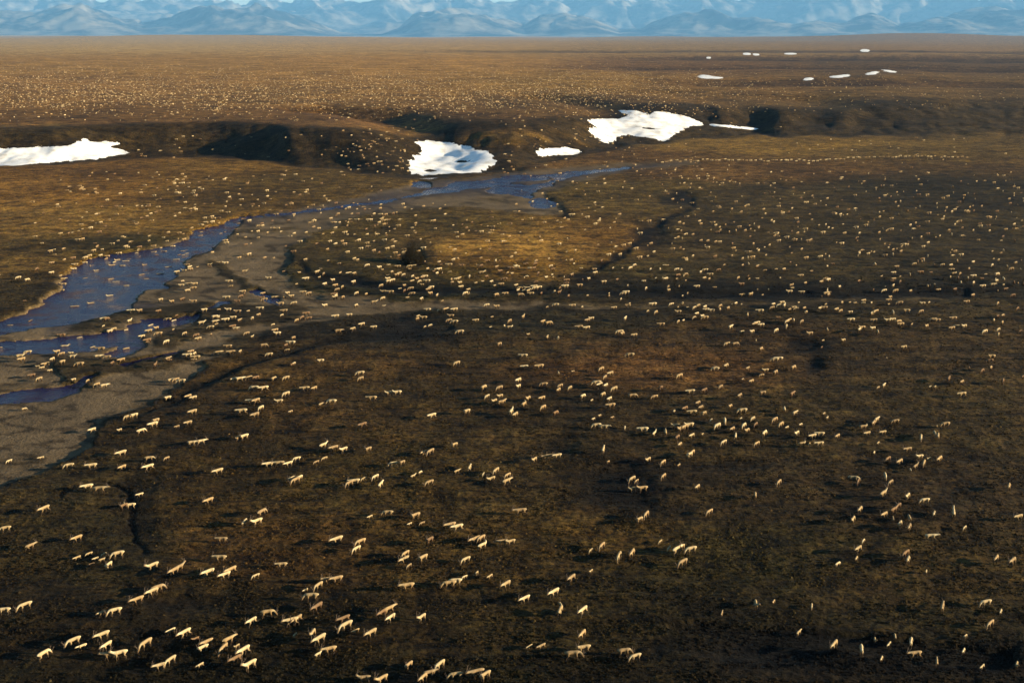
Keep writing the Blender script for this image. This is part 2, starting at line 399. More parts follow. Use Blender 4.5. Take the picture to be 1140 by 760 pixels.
n.links.new(sep.outputs[0], fac.inputs['Factor']); n.links.new(fm, fac.inputs['A']); n.links.new(fg, fac.inputs['B'])
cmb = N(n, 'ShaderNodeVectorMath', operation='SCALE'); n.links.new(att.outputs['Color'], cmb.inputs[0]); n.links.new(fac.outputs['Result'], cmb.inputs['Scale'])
# green and rust flecks among the sedge
nh = noise(n, pos, 0.35, 4, .6); hue = maprange(n, nh, .35, .65, 0, 1)
tw = mixc(n, hue, (1.10, .97, .68), (.98, 1.0, .74))
notg = math_(n, 'SUBTRACT', 1.0, sep.outputs[0])
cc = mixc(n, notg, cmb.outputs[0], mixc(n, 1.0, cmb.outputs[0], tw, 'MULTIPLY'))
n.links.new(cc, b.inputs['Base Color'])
b.inputs['Roughness'].default_value = 0.95; b.inputs['Specular IOR Level'].default_value = 0.08
bp = N(n, 'ShaderNodeBump'); bp.inputs['Strength'].default_value = 0.9; bp.inputs['Distance'].default_value = 0.35
hb = math_(n, 'ADD', n1, math_(n, 'MULTIPLY', n2, 2.0))
n.links.new(hb, bp.inputs['Height']); n.links.new(bp.outputs[0], b.inputs['Normal'])
gm.materials.append(gmat)
ground = bpy.data.objects.new('ground', gm); COL.objects.link(ground); ground['kind'] = 'structure'

nr, nc = X.shape
bvh = BVHTree.FromPolygons([tuple(c) for c in np.stack([X, Y, Z], -1)[:, :741].reshape(-1, 3).tolist()],
                           [(i * 741 + j, i * 741 + j + 1, (i + 1) * 741 + j + 1, (i + 1) * 741 + j) for i in range(5, nr - 1) for j in range(740)])
CAMV = Vector((0, 0, CAM_H))
def hit(u, v):
    p, nn, i, d = bvh.ray_cast(CAMV, ray(u, v), 60000)
    return p
def drop(x, y):
    p, nn, i, d = bvh.ray_cast(Vector((x, y, 400)), Vector((0, 0, -1)), 1000)
    return p.z if p else 0.0

# ------------------------------------------------------------------ river
wmat, n, b = mat('river_water')
b.inputs['Specular IOR Level'].default_value = 0.11; b.inputs['Base Color'].default_value = (0.009, 0.008, 0.040, 1); b.inputs['Roughness'].default_value = 0.12; b.inputs['IOR'].default_value = 1.33
geo = N(n, 'ShaderNodeNewGeometry')
wv = noise(n, geo.outputs['Position'], 1.4, 4, .6); wl = noise(n, geo.outputs['Position'], .12, 3, .6)
bp = N(n, 'ShaderNodeBump'); bp.inputs['Distance'].default_value = 1.1; bp.inputs['Strength'].default_value = 1.0
n.links.new(wv, bp.inputs['Height']); n.links.new(bp.outputs[0], b.inputs['Normal'])
n.links.new(maprange(n, wl, .35, .65, .06, .3), b.inputs['Roughness'])
ww = [to_ground(-60, 455), to_ground(330, 455), to_ground(420, 330), to_ground(800, 240), to_ground(800, 178), to_ground(360, 205), to_ground(-60, 255)]
bm = bmesh.new(); vs = [bm.verts.new((x, y, -0.22)) for x, y in ww]; bm.faces.new(vs)
bmesh.ops.triangulate(bm, faces=bm.faces[:])
me = bpy.data.meshes.new('river'); bm.to_mesh(me); bm.free(); me.materials.append(wmat)
river = bpy.data.objects.new('river', me); COL.objects.link(river); river['kind'] = 'structure'

# ------------------------------------------------------------------ sedge tussocks on the near flat
def tussocks(count):
    r = np.random.default_rng(3)
    Ug = U[:, :741]; Vg = V[:, :741]
    rows = np.nonzero((V[:, 370] > 285) & (V[:, 370] < 790))[0]; r0, r1 = rows.min(), rows.max() - 1
    fi = r.uniform(r0, r1, count); fj = r.uniform(20, 720, count)
    i = fi.astype(int); j = fj.astype(int); a = (fi - i); c = (fj - j)
    def bl_(A):
        w = [(1 - a) * (1 - c), (1 - a) * c, a * (1 - c), a * c]
        if A.ndim == 3: w = [q[:, None] for q in w]
        return A[i, j] * w[0] + A[i, j + 1] * w[1] + A[i + 1, j] * w[2] + A[i + 1, j + 1] * w[3]
    x, y, z, g, col = bl_(X), bl_(Y), bl_(Z), bl_(MK['gra'] + MK['wat']), bl_(C)
    k = (g < .12) | (r.random(count) < .02)
    k &= r.random(count) < np.clip(.55 + 1.2 * fbm(x, y, 3, 9.0), .12, 1)
    k &= (g < .5)
    k &= r.random(count) < np.clip(.9 + 2.6 * fbm(x * .16, y, 3, 3.0), .05, 1)
    x, y, z, col = x[k], y[k], z[k], col[k]; m = len(x)
    d = np.hypot(x, y)
    s = r.uniform(.11, .29, m) * (1 + .6 * sstep((d - 150) / 300)); h = s * r.uniform(.35, .95, m)
    K = 5
    th = r.uniform(0, 6.28, m)[:, None] + np.arange(K)[None] * 2 * math.pi / K + r.uniform(-.3, .3, (m, K))
    rad = s[:, None] * r.uniform(.7, 1.3, (m, K))
    ring = np.stack([x[:, None] + np.cos(th) * rad, y[:, None] + np.sin(th) * rad, np.repeat((z - .06)[:, None], K, 1)], -1)
    top = np.stack([x + r.uniform(-.3, .3, m) * s, y + r.uniform(-.3, .3, m) * s, z + h], -1)[:, None]
    co = np.concatenate([ring, top], 1)
    b0 = np.arange(m)[:, None] * (K + 1)
    t = np.stack([b0 + np.arange(K)[None], b0 + (np.arange(K)[None] + 1) % K, np.repeat(b0 + K, K, 1)], -1).reshape(-1, 3)
    f = np.exp(r.normal(0, .5, m))[:, None] * 1.15
    hue_ = r.uniform(-1, 1, m)[:, None] * np.array((.06, 0, -.08)) + 1
    cc_ = np.repeat((col * f * hue_)[:, None], K + 1, 1)
    me = bpy.data.meshes.new('sedge_tussocks'); set_mesh(me, co.reshape(-1, 3).astype(np.float32), t.astype(np.int32)); set_col(me, 'cover', cc_)
    tm, n, b = mat('sedge'); at = N(n, 'ShaderNodeAttribute', attribute_name='cover'); n.links.new(at.outputs['Color'], b.inputs['Base Color']); b.inputs['Roughness'].default_value = .95; b.inputs['Specular IOR Level'].default_value = .05
    me.materials.append(tm)
    o = bpy.data.objects.new('sedge_tussocks', me); COL.objects.link(o); o['kind'] = 'stuff'
tussocks(145000)
# ------------------------------------------------------------------ snow patches
smat, n, b = mat('old_snow')
geo = N(n, 'ShaderNodeNewGeometry')
sn = noise(n, geo.outputs['Position'], .12, 6, .65); sn2 = noise(n, geo.outputs['Position'], .9, 4, .6)
dirt = math_(n, 'MULTIPLY', maprange(n, sn, .48, .70, 0, .8), 1.0)
n.links.new(mixc(n, dirt, (.88, .84, .75), (.42, .37, .28)), b.inputs['Base Color'])
b.inputs['Roughness'].default_value = .6; b.inputs['Specular IOR Level'].default_value = .2
bp = N(n, 'ShaderNodeBump'); bp.inputs['Distance'].default_value = .12; bp.inputs['Strength'].default_value = .3
n.links.new(math_(n, 'ADD', sn2, sn), bp.inputs['Height']); n.links.new(bp.outputs[0], b.inputs['Normal'])

def seg_dist(px, py, poly):
    best = np.full(px.shape, 1e9); ins = np.zeros(px.shape, bool)
    k = len(poly)
    for i in range(k):
        ax, ay = poly[i]; bx, by = poly[(i + 1) % k]
        dx, dy = bx - ax, by - ay
        q = np.clip(((px - ax) * dx + (py - ay) * dy) / (dx * dx + dy * dy + 1e-9), 0, 1)
        best = np.minimum(best, np.hypot(px - ax - q * dx, py - ay - q * dy))
        if ay != by:
            c = ((ay > py) != (by > py)) & (px < (bx - ax) * (py - ay) / (by - ay) + ax)
            ins ^= c
    return np.where(ins, best, -best)
def snow_patch(outline, label, holes=(), seed=0):
    pts = []
    for _ in range(1 if seed > 2 and seed != 3 else 0):      # rounded by melting
        outline = [q for (a, b2) in zip(outline, outline[1:] + outline[:1]) for q in ((a[0] * .75 + b2[0] * .25, a[1] * .75 + b2[1] * .25), (a[0] * .25 + b2[0] * .75, a[1] * .25 + b2[1] * .75))]
    k = len(outline)
    for i in range(k):
        (ax, ay), (bx, by) = outline[i], outline[(i + 1) % k]
        for q in (0, .33, .66):
            p = hit(ax + (bx - ax) * q, ay + (by - ay) * q)
            if p: pts.append((p.x, p.y))
    P = np.array(pts); x0, y0 = P.min(0) - 6; x1, y1 = P.max(0) + 6
    st = max(1.0, max((x1 - x0) / 110, (y1 - y0) / 80) if seed < 5 else max((x1 - x0) / 90, (y1 - y0) / 64))
    gx, gy = np.meshgrid(np.arange(x0, x1, st), np.arange(y0, y1, st))
    sd_ = seg_dist(gx, gy, pts) + ((4.4 if seed < 11 else .4) * fbm(gx + seed * 91, gy, 5, 14.0, .72) + (3.5 if 4 < seed < 11 else 0) * fbm(gx, gy * .5, 4, 40.0, .6) - (1.5 if seed > 4 else 0)) * min(1.6, (st / 0.9) ** .5)
    for (hx, hy, hr, hq) in holes:
        p = hit(hx, hy); q = hit(hx + hr, hy); q2 = hit(hx, hy - hq)
        if p and q and q2:
            rx = (q - p).length; ry = max((q2 - p).length, 2)
            e = np.hypot((gx - p.x) / rx, (gy - p.y) / ry)
            sd_ = np.minimum(sd_, (e - 1) * 6 + 1.2 * fbm(gx, gy, 3, 5.0))
    zz = np.array([[drop(a, c) for a, c in zip(r1, r2)] for r1, r2 in zip(gx, gy)])
    h = np.clip(sd_ * 0.06, -0.9, 0.22) + (0.03 if seed < 11 else 0.2)
    h = h + np.where(h > .2, 0.05 * fbm(gx, gy, 3, 12.0), 0)
    zz = zz + h
    ny, nx = gx.shape
    keep = sd_ > -max(4, 3 * st)
    idx = -np.ones(gx.shape, int); idx[keep] = np.arange(keep.sum())
    co = np.stack([gx[keep], gy[keep], zz[keep]], -1).astype(np.float32)
    a = idx[:-1, :-1]; b_ = idx[:-1, 1:]; c = idx[1:, 1:]; d = idx[1:, :-1]
    ok = (a >= 0) & (b_ >= 0) & (c >= 0) & (d >= 0)
    q = np.stack([a[ok], b_[ok], c[ok], d[ok]], -1).astype(np.int32)
    me = bpy.data.meshes.new('snow_patch')
    # own frame at the patch
    cx, cy = float(co[:, 0].mean()), float(co[:, 1].mean()); cz = float(co[:, 2].min())
    co -= np.array([cx, cy, cz], np.float32)
    set_mesh(me, co, q); me.materials.append(smat)
    o = bpy.data.objects.new('snow_patch', me); o.location = (cx, cy, cz); COL.objects.link(o)
    o['label'] = label; o['category'] = 'snow patch'; o['group'] = 'old snow patches on the tundra'
snow = [
    ([(-40, 166), (20, 165), (62, 163), (82, 162), (86, 158), (96, 156), (104, 159), (116, 158), (130, 160), (121, 164), (143, 168), (144, 171), (122, 174), (104, 177), (62, 180), (20, 184), (-40, 186)], 'white snow bank under the bluff, cut by the left edge of the view', []),
    ([(460, 158), (478, 157), (500, 160), (525, 165), (543, 170), (552, 179), (548, 184), (530, 192), (500, 193), (475, 195), (458, 193), (456, 180), (468, 172), (466, 163)],
     'rounded white snow bowl beside the river with two brown bare spots', [(516, 180, 6, 1.6), (479, 190, 7, 1.6)]),
    ([(596, 168), (608, 165), (630, 165), (644, 167), (645, 171), (630, 173), (600, 173)], 'small flat oval of snow at the bluff foot between the two large snow fields', []),
    ([(655, 135), (670, 133), (690, 132), (700, 128), (690, 123), (705, 123), (722, 128), (732, 124), (760, 128), (785, 138), (762, 142), (752, 148), (740, 157), (715, 152), (700, 150), (686, 152), (683, 158), (672, 159), (664, 152), (656, 146), (665, 142)],
     'largest jagged snow field, spread down the bluff above the river bend', [(722, 143, 7, 1)]),
    ([(790, 138), (805, 139), (825, 141), (842, 143), (840, 145), (815, 142), (792, 140)], 'thin sliver of snow trailing off the largest snow field', []),
    ([(775, 84), (785, 83), (800, 86), (808, 86), (806, 88), (785, 88), (777, 87)], 'narrow snow streak in the shallow valley, nearest the big snow field', []),
    ([(893, 87), (905, 86), (907, 89), (895, 90)], 'small round snow spot left of the line of three snow streaks', []),
    ([(920, 85), (935, 84), (945, 82), (948, 84), (940, 87), (925, 87)], 'long snow streak just right of the small round snow spot', []),
    ([(962, 82), (975, 79), (981, 81), (975, 83), (963, 84)], 'middle snow streak of the line climbing the right hand valley', []),
    ([(979, 77), (990, 78), (1000, 80), (998, 82), (985, 80)], 'last and highest snow streak of the line in the right hand valley', []),
    ([(957, 55), (968, 55), (969, 58), (958, 58)], 'bright square snow spot high on the far plain, farthest of all', []),
    ([(827, 59), (835, 59), (836, 61.5), (828, 61.5)], 'tiny snow dot in the far valley, left of its close twin', []),
    ([(838, 59.5), (845, 60), (845, 62), (839, 62)], 'tiny snow dot in the far valley, right of its close twin', []),
    ([(873, 59), (886, 59), (887, 61), (874, 61)], 'thin snow dash in the far valley, right of the twin dots', []),
    ([(787, 63.5), (791, 63.5), (791, 65.5), (787, 65.5)], 'faint snow speck in the far valley, left of the twin dots', []),
]
for i, (o_, l_, h_) in enumerate(snow): snow_patch(o_, l_, h_, i)

# ------------------------------------------------------------------ mountains
def range_mesh(name, d0, d1, peaks, base_tab, nr_, seed, snow_line):
    az = np.radians(np.linspace(-32, 32, 640)); rr = np.linspace(d0, d1, nr_)
    RR, AA = np.meshgrid(rr, az, indexing='ij'); x = RR * np.sin(AA); y = RR * np.cos(AA)
    u = CX + F * np.tan(AA) * 1.0 / CP * 1.0
    u = CX + np.tan(AA) * F / CP          # px column at the horizon
    k = (rr - d0) / (d1 - d0)
    env = sstep(k / 0.55) * (1 - 0.25 * sstep((k - .7) / .3))
    top = np.interp(u, [p[0] for p in peaks], [p[1] for p in peaks])      # metres
    wx = x + 1500 * fbm(x, y, 4, 5000.0); wy = y + 1500 * fbm(x + 5000, y, 4, 5000.0)
    rg = .8 * ridged(wx + seed, wy, 6, 7500.0, .4) + .2 * ridged(wx * 1.3 + seed, wy * .4, 5, 1700.0, .45)
    z = top * env[:, None] * (0.30 + .95 * rg) + 0.03 * top * fbm(x, y, 3, 500.0) * env[:, None]
    z = z + 6 - 40 * (1 - sstep(k / .05))[:, None]
    me = grid_mesh(name, x, y, z)
    me.materials.append(mmat)
    o = bpy.data.objects.new(name, me); COL.objects.link(o); o['kind'] = 'structure'
    return o
mmat, n, b = mat('bare_mountain_rock')
geo = N(n, 'ShaderNodeNewGeometry')
m1 = noise(n, geo.outputs['Position'], .0005, 7, .7); m2 = noise(n, geo.outputs['Position'], .002, 6, .7)
rock = mixc(n, maprange(n, m1, .42, .58, 0, 1), (.015, .02, .025), (.19, .165, .125))
sx = N(n, 'ShaderNodeSeparateXYZ'); n.links.new(geo.outputs['Position'], sx.inputs[0])
hs = math_(n, 'ADD', sx.outputs[2], math_(n, 'MULTIPLY', math_(n, 'SUBTRACT', m2, .5), 1500.0))
n.links.new(mixc(n, maprange(n, hs, 1900, 2500, 0, .7), rock, (.8, .8, .8)), b.inputs['Base Color'])
b.inputs['Roughness'].default_value = .95; b.inputs['Specular IOR Level'].default_value = .05
def mh(d, v_top): return d * (40 - v_top) / F * CP ** 0 + CAM_H
fr = [(-300, 24), (20, 10), (62, 12), (90, 8), (110, 12), (135, 20), (160, 26), (185, 22), (210, 14), (236, 4), (262, 6), (290, 8), (320, 14), (350, 24), (378, 36), (405, 38), (425, 38), (445, 30), (468, 13), (490, 10), (520, 12),
      (560, 20), (585, 28), (600, 20), (630, 14), (660, 22), (690, 34), (715, 32), (740, 20), (782, 10), (815, 20), (840, 18), (880, 22), (905, 14), (940, 22), (970, 16), (1000, 28), (1030, 20), (1076, 12), (1400, 18)]
range_mesh('mountains', 46000, 60000, [(p, mh(52000, t) * .95) for p, t in fr], None, 110, 0, 0)
bk = [(-300, 2), (62, 0), (120, 4), (170, -2), (220, 4), (300, -1), (340, -8), (400, 2), (440, -6), (520, -3), (600, 2), (660, -4), (700, 2), (760, -4), (830, -6), (900, -8), (960, -4), (1076, -6), (1400, -2)]
range_mesh('far_mountains', 61000, 78000, [(p, mh(69000, t) * .95) for p, t in bk], None, 90, 7777, 0)

# ------------------------------------------------------------------ haze
hz = bpy.data.materials.new('haze'); hz.use_nodes = True; n = hz.node_tree
n.nodes.remove(n.nodes['Principled BSDF'])
pv = n.nodes.new('ShaderNodeVolumePrincipled'); pv.inputs['Color'].default_value = (.22, .55, .96, 1); pv.inputs['Density'].default_value = 1.35e-5
pv.inputs['Anisotropy'].default_value = 0.0
n.links.new(pv.outputs[0], [x for x in n.nodes if x.type == 'OUTPUT_MATERIAL'][0].inputs['Volume'])
bm = bmesh.new(); bmesh.ops.create_cube(bm, size=1.0)
for v_ in bm.verts: v_.co = Vector((v_.co.x * 166000, v_.co.y * 166000, -60 if v_.co.z < 0 else 3900))
me = bpy.data.meshes.new('haze'); bm.to_mesh(me); bm.free(); me.materials.append(hz)
ho = bpy.data.objects.new('haze', me); COL.objects.link(ho); ho['kind'] = 'stuff'

# ------------------------------------------------------------------ caribou
cmat, n, b = mat('caribou_coat')
at = N(n, 'ShaderNodeAttribute', attribute_name='coat'); oi = N(n, 'ShaderNodeObjectInfo')
tc = N(n, 'ShaderNodeTexCoord'); cn = noise(n, tc.outputs['Object'], 9.0, 3, .6)
c1 = mixc(n, 1.0, at.outputs['Color'], oi.outputs['Color'], 'MULTIPLY')
sc_ = N(n, 'ShaderNodeVectorMath', operation='SCALE'); n.links.new(c1, sc_.inputs[0]); n.links.new(maprange(n, cn, .3, .7, .7, 1.25), sc_.inputs['Scale'])
n.links.new(sc_.outputs[0], b.inputs['Base Color']); b.inputs['Roughness'].default_value = .9; b.inputs['Specular IOR Level'].default_value = .1
amat, n, b = mat('antler_velvet')
b.inputs['Base Color'].default_value = (.09, .06, .035, 1); b.inputs['Roughness'].default_value = .9

POSES = ['standing', 'grazing', 'walking', 'striding', 'turning']
def joints(pose, s=1.0):
    J = {}; E = []
    def j(k, p, r, parent=None):
        J[k] = (Vector(p), r)
        if parent: E.append((parent, k))
    j('hip', (-.52, 0, 1.02), .25); j('rump', (-.80, 0, 1.00), .19, 'hip'); j('tail', (-.98, 0, .96), .07, 'rump')
    j('mid', (-.05, 0, .97), .27, 'hip'); j('shoulder', (.42, 0, 1.0), .24, 'mid'); j('neck', (.70, 0, 1.06), .17, 'shoulder')
    if pose == 'grazing':
        j('throat', (.98, .02, .78), .14, 'neck'); j('poll', (1.16, .04, .50), .12, 'throat'); j('muzzle', (1.30, .05, .22), .065, 'poll')
    elif pose == 'turning':
        j('throat', (.90, .16, 1.16), .15, 'neck'); j('poll', (.98, .38, 1.26), .12, 'throat'); j('muzzle', (.94, .64, 1.12), .065, 'poll')
    elif pose in ('walking', 'striding'):
        j('throat', (.98, 0, 1.06), .15, 'neck'); j('poll', (1.22, 0, 1.08), .12, 'throat'); j('muzzle', (1.48, 0, .93), .065, 'poll')
    else:
        j('throat', (.92, 0, 1.20), .15, 'neck'); j('poll', (1.08, 0, 1.36), .12, 'throat'); j('muzzle', (1.36, 0, 1.24), .065, 'poll')
    sw = {'standing': (0, .05, 0, -.05), 'grazing': (.12, -.08, .0, .1), 'walking': (.22, -.2, -.2, .24), 'striding': (-.3, .3, .32, -.28), 'turning': (.05, .1, -.08, 0)}[pose]
    for i, sd_ in enumerate((1, -1)):
        w = sw[i]
        j('haunch%d' % i, (-.58, .15 * sd_, .78), .165, 'hip'); j('stifle%d' % i, (-.46 + w * .3, .16 * sd_, .60), .10, 'haunch%d' % i)
        j('hock%d' % i, (-.70 + w * .8, .15 * sd_, .40), .055, 'stifle%d' % i); j('hoof%d' % i, (-.64 + w, .15 * sd_, .03), .05, 'hock%d' % i)
        w = sw[2 + i]
        j('elbow%d' % i, (.40, .15 * sd_, .70), .12, 'shoulder'); j('knee%d' % i, (.44 + w * .6, .14 * sd_, .40), .06, 'elbow%d' % i)
        j('fore%d' % i, (.42 + w, .14 * sd_, .03), .05, 'knee%d' % i)
    for i, sd_ in enumerate((1, -1)):
        p = J['poll'][0]; j('ear%d' % i, (p.x - .06, p.y + .13 * sd_, p.z + .10), .035, 'poll')
    return J, E
def body_mesh(pose, levels):
    J, E = joints(pose)
    names = list(J); me = bpy.data.meshes.new('caribou')
    me.from_pydata([J[k][0] for k in names], [(names.index(a), names.index(c)) for a, c in E], [])
    o = bpy.data.objects.new('tmp', me); COL.objects.link(o)
    o.modifiers.new('s', 'SKIN')
    if levels: o.modifiers.new('d', 'SUBSURF').levels = levels
    o.modifiers['s'].use_smooth_shade = True
    sv = me.skin_vertices[0].data
    for i, k in enumerate(names):
        r = J[k][1]
        fl = .66 if k in ('hip', 'mid', 'shoulder', 'rump') else .8 if k in ('neck', 'throat') else 1
        r *= 1.0 if levels else .86
        sv[i].radius = (r * fl, r); sv[i].use_root = (k == 'hip')
    dg = bpy.context.evaluated_depsgraph_get(); dg.update()
    m2 = bpy.data.meshes.new_from_object(o.evaluated_get(dg)); m2.name = 'caribou'
    bpy.data.objects.remove(o); bpy.data.meshes.remove(me)
    k = len(m2.vertices); co = np.empty(k * 3, np.float32); m2.vertices.foreach_get('co', co); co = co.reshape(-1, 3)
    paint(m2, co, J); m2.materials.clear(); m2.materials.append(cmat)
    return m2, co, J
def paint(me, co, J):
    x, y, z = co.T
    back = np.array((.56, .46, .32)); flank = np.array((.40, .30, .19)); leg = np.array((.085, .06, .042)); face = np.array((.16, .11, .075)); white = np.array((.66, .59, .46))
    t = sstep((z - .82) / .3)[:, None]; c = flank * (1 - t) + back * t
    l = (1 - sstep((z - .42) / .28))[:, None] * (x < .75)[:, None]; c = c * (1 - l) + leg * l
    r = sstep((-x - .78) / .12)[:, None] * sstep((z - .6) / .15)[:, None]; c = c * (1 - r) + white * r
    nk = (J['neck'][0] + J['throat'][0]) / 2; d = np.linalg.norm(co - np.array(nk), axis=1); w = np.clip(1 - d / .38, 0, 1)[:, None]; w = np.clip(w * 2, 0, .85); c = c * (1 - w) + white * w
    mz = np.array(J['muzzle'][0]); d = np.linalg.norm(co - mz, axis=1); w = np.clip(1.5 - d / .26, 0, 1)[:, None]; c = c * (1 - w) + face * w
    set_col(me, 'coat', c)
def antler_mesh(J):
    """a pair of swept beams with brow tines and a few points, as one part"""
    bm = bmesh.new(); p = J['poll'][0]; m = J['muzzle'][0]; fwd = (m - p).normalized(); upv = Vector((-.25, 0, 1)) if fwd.z > -.6 else Vector((.5, 0, .85))
    upv.normalize(); side = fwd.cross(upv).normalized()
    def seg(a, c, ra, rc):
        ax = (c - a).normalized(); q = ax.orthogonal().normalized(); w = ax.cross(q); A = []; B = []
        for k in range(4):
            t = k * math.pi / 2; dr = q * math.cos(t) + w * math.sin(t)
            A.append(bm.verts.new(a + dr * ra)); B.append(bm.verts.new(c + dr * rc))
        for k in range(4): bm.faces.new((A[k], A[(k + 1) % 4], B[(k + 1) % 4], B[k]))
        bm.faces.new(B); bm.faces.new(A[::-1])
    for sd_ in (1, -1):
        b0 = p + upv * .09 + side * .05 * sd_
        b1 = b0 + upv * .16 - fwd * .14 + side * .12 * sd_
        b2 = b1 + upv * .18 - fwd * .04 + side * .10 * sd_
        b3 = b2 + upv * .11 + fwd * .12 - side * .03 * sd_
        seg(b0, b1, .026, .024); seg(b1, b2, .024, .020); seg(b2, b3, .020, .012)
        seg(b0, b0 + fwd * .22 + upv * .10, .02, .012); seg(b1, b1 + fwd * .14 + upv * .10, .018, .01)
        seg(b2, b2 - fwd * .14 + upv * .10, .018, .01); seg(b3, b3 + upv * .12, .014, .008)
    bmesh.ops.recalc_face_normals(bm, faces=bm.faces[:])
    me = bpy.data.meshes.new('antlers'); bm.to_mesh(me); bm.free(); me.materials.append(amat); return me
BODY = {}; LOW = {}; ANT = {}
for ps in POSES:
    m_, co_, J_ = body_mesh(ps, 1); BODY[ps] = m_; ANT[ps] = antler_mesh(J_)
    ml, cl, Jl = body_mesh(ps, 0); LOW[ps] = ml

# where each animal stands: readings of the picture in enlarged windows: (x0, y0, scale, "x,y,flags ...")
# flags: a broadside heading left, e broadside heading right, v seen end on, d on the slant (default); t tan, b brown, w pale (default); k calf
T = []
T.append((60, 400, 4.369, """40,15 95,100k 165,105vk 210,125t 245,130a 570,103a 595,100t 620,107a 553,190 655,182t 680,188 390,275 360,282 677,257 655,310 485,318 495,300 425,350 188,345 320,345vk
600,328tk 672,408a 717,402a 900,382t 925,378 330,458 465,483a 550,482tk 75,518a 185,520a 462,525 335,527t 800,545 1045,512a 1095,508a 165,622a 225,632e 420,658k 755,688t 880,98 905,97a 950,90t 985,90b
1070,95 1130,92 975,140a 1022,142a 960,205a 985,203t 1095,205a 1130,170 915,253a 1008,237 980,272t 330,5t"""))
T.append((310, 400, 4.369, """205,8a 42,92 130,143a 175,142t 45,170a 260,206a 205,220k 60,255k 400,95t 455,190at 538,165a 578,163a 748,275 915,255 868,20 998,138 1015,182 1078,180 1050,205 1075,212t 1095,205t 1132,255v
410,320b 218,420 270,432t 318,440 435,440t 455,435b 708,455t 740,450t 855,418 90,485a 50,508 185,500kt 225,482k 65,582 103,577 85,590t 560,508a 600,505t 370,595a 345,605t 415,582k 472,573 497,610v 655,568k 690,550k
735,600t 745,590t 930,528v 868,545k 997,558vk 1058,543 1035,583 1105,592 1115,565t 1075,140t"""))
T.append((560, 400, 4.369, """105,37a 178,35ta 75,103 75,133 198,122ta 270,68vk 340,60tk 278,130t 270,150t 325,140 478,48t 522,70 495,88t 455,115a 500,128 470,125 540,145 388,180 432,200k 485,172 518,193 525,225ta 510,222
630,178ta 737,183ta 765,142b 858,82t 1028,45a 1085,33 1058,135t 912,158a 980,152b 122,192t 102,220t 190,190t 195,235t 245,250b 255,262b 47,252v 60,270v 440,290k 470,275k 532,283kt 455,322a 490,330e 592,333vk 682,342a 735,362v
790,355v 948,213t 885,240b 920,258a 962,235t 975,265 832,252k 1105,230t 840,325a 862,340t 905,322a 885,330t 995,290k 1012,297k 1078,300v 1042,325 848,380b 918,372 860,415 970,365k 1073,405 1115,340t 1130,375v 152,490 210,475at
235,470ta 265,470a 487,440v 510,500tk 905,468 920,455t 705,490 778,503t 855,515tk 780,570t 628,583 650,592tk 630,632a 678,630ta 945,622 18,595"""))
T.append((820, 400, 4.369, """55,45t 140,55a 155,50t 188,65t 275,42t 290,38a 30,98tk 72,108t 15,178t 30,175t 125,165ta 270,170b 185,3a 28,250a 232,243v 283,262 20,290k 35,323 78,290 92,318b 50,348t 10,368a 135,360 100,400b 98,412t 185,295t 215,318t
245,332k 312,318k 292,362 370,375a 405,365a 420,362t 318,412a 353,412k 402,412a 425,265k 440,285k 460,285k 490,375t 615,330ta 680,295 665,312t 772,302ta 635,362a 712,357a 688,408k 668,455vk 975,325kt 1015,317ta 895,382v
962,362v 978,375v 832,440ta 735,487b 792,500t 890,475a 935,488 910,505t 870,522t 845,540kv 985,487t 715,128 688,138k 942,135k 965,135k 1030,97b 1095,112t 1095,172a 568,578e 590,595b 722,567v 748,600t 190,590t 205,600t 90,662vt
712,655 830,668 915,688a"""))
T.append((60, 560, 3.8, """295,15b 325,12a 880,40t 860,80 808,82v 875,70t 100,150t 712,155ta 100,232k 150,215k 178,235k 212,218k 160,260kb 205,240k 272,218a 232,265v 418,268 510,288t 530,275t 655,295 705,233a 725,305 750,285t
965,262a 855,308k 372,400t 355,410t 420,375 440,362t 205,465k 232,462t 260,458a 838,500 905,465ta 1005,500a 1030,492t 1090,395a 1065,368k 1120,350 1115,440b 85,585 120,607k 208,560 225,603v 240,645ta 280,640a 390,595 555,550
497,540k 450,690a 495,665 620,685k 600,575kb 630,615 650,590t 740,580t 718,615vt 775,605k 805,625 770,660tb 830,685 1020,560vk 1095,553v 1125,575 1118,640k"""))
T.append((320, 560, 3.8, """425,42a 350,58k 525,45t 540,55t 518,88k 570,85kt 690,95ta 720,103a 985,35ta 210,155 310,165t 293,195 600,160tb 795,155t 820,150t 825,180 910,165ta 945,165a 500,215t 495,240 572,235 515,265kt 755,240
750,312k 800,298kv 857,310k 710,332a 685,342ta 925,345 1005,405 210,322ta 175,325ta 508,352at 430,450t 400,465b 438,485 240,490b 248,518 290,540kt 355,550 568,485 180,620ta 1025,607k 1075,605kt 512,688t 645,685 600,720ta
575,738t 712,728a 800,718at 835,730 325,742ta 400,745t 1128,378"""))
T.append((560, 560, 3.8, """290,318t 372,288k 418,182t 372,200k 490,225v 545,212vt 665,163k 590,65a 575,72 605,50t 873,38t 735,178v 735,198 755,188 702,192k 795,197a 760,252t 242,455v 338,455 335,555t 340,615a 295,640at
512,628ta 560,650a 925,467vtk 1068,428v"""))
T.append((800, 560, 3.8, """232,418kt 393,435vk 338,548k 597,28 567,72 700,50t 757,15b 740,30b 738,68kvt 805,65v 765,90 805,103t 910,47v 992,42v 897,142e 590,195 582,235k 612,160k 503,258k 800,240 790,215b 877,290k 945,440tv
487,600 603,620v 660,578vk 720,598k 745,565kv 812,588v 845,630 830,640ta 688,658kv 922,672kvt 1040,105k 1035,625k 1042,565k"""))
NEAR_T = len(T)
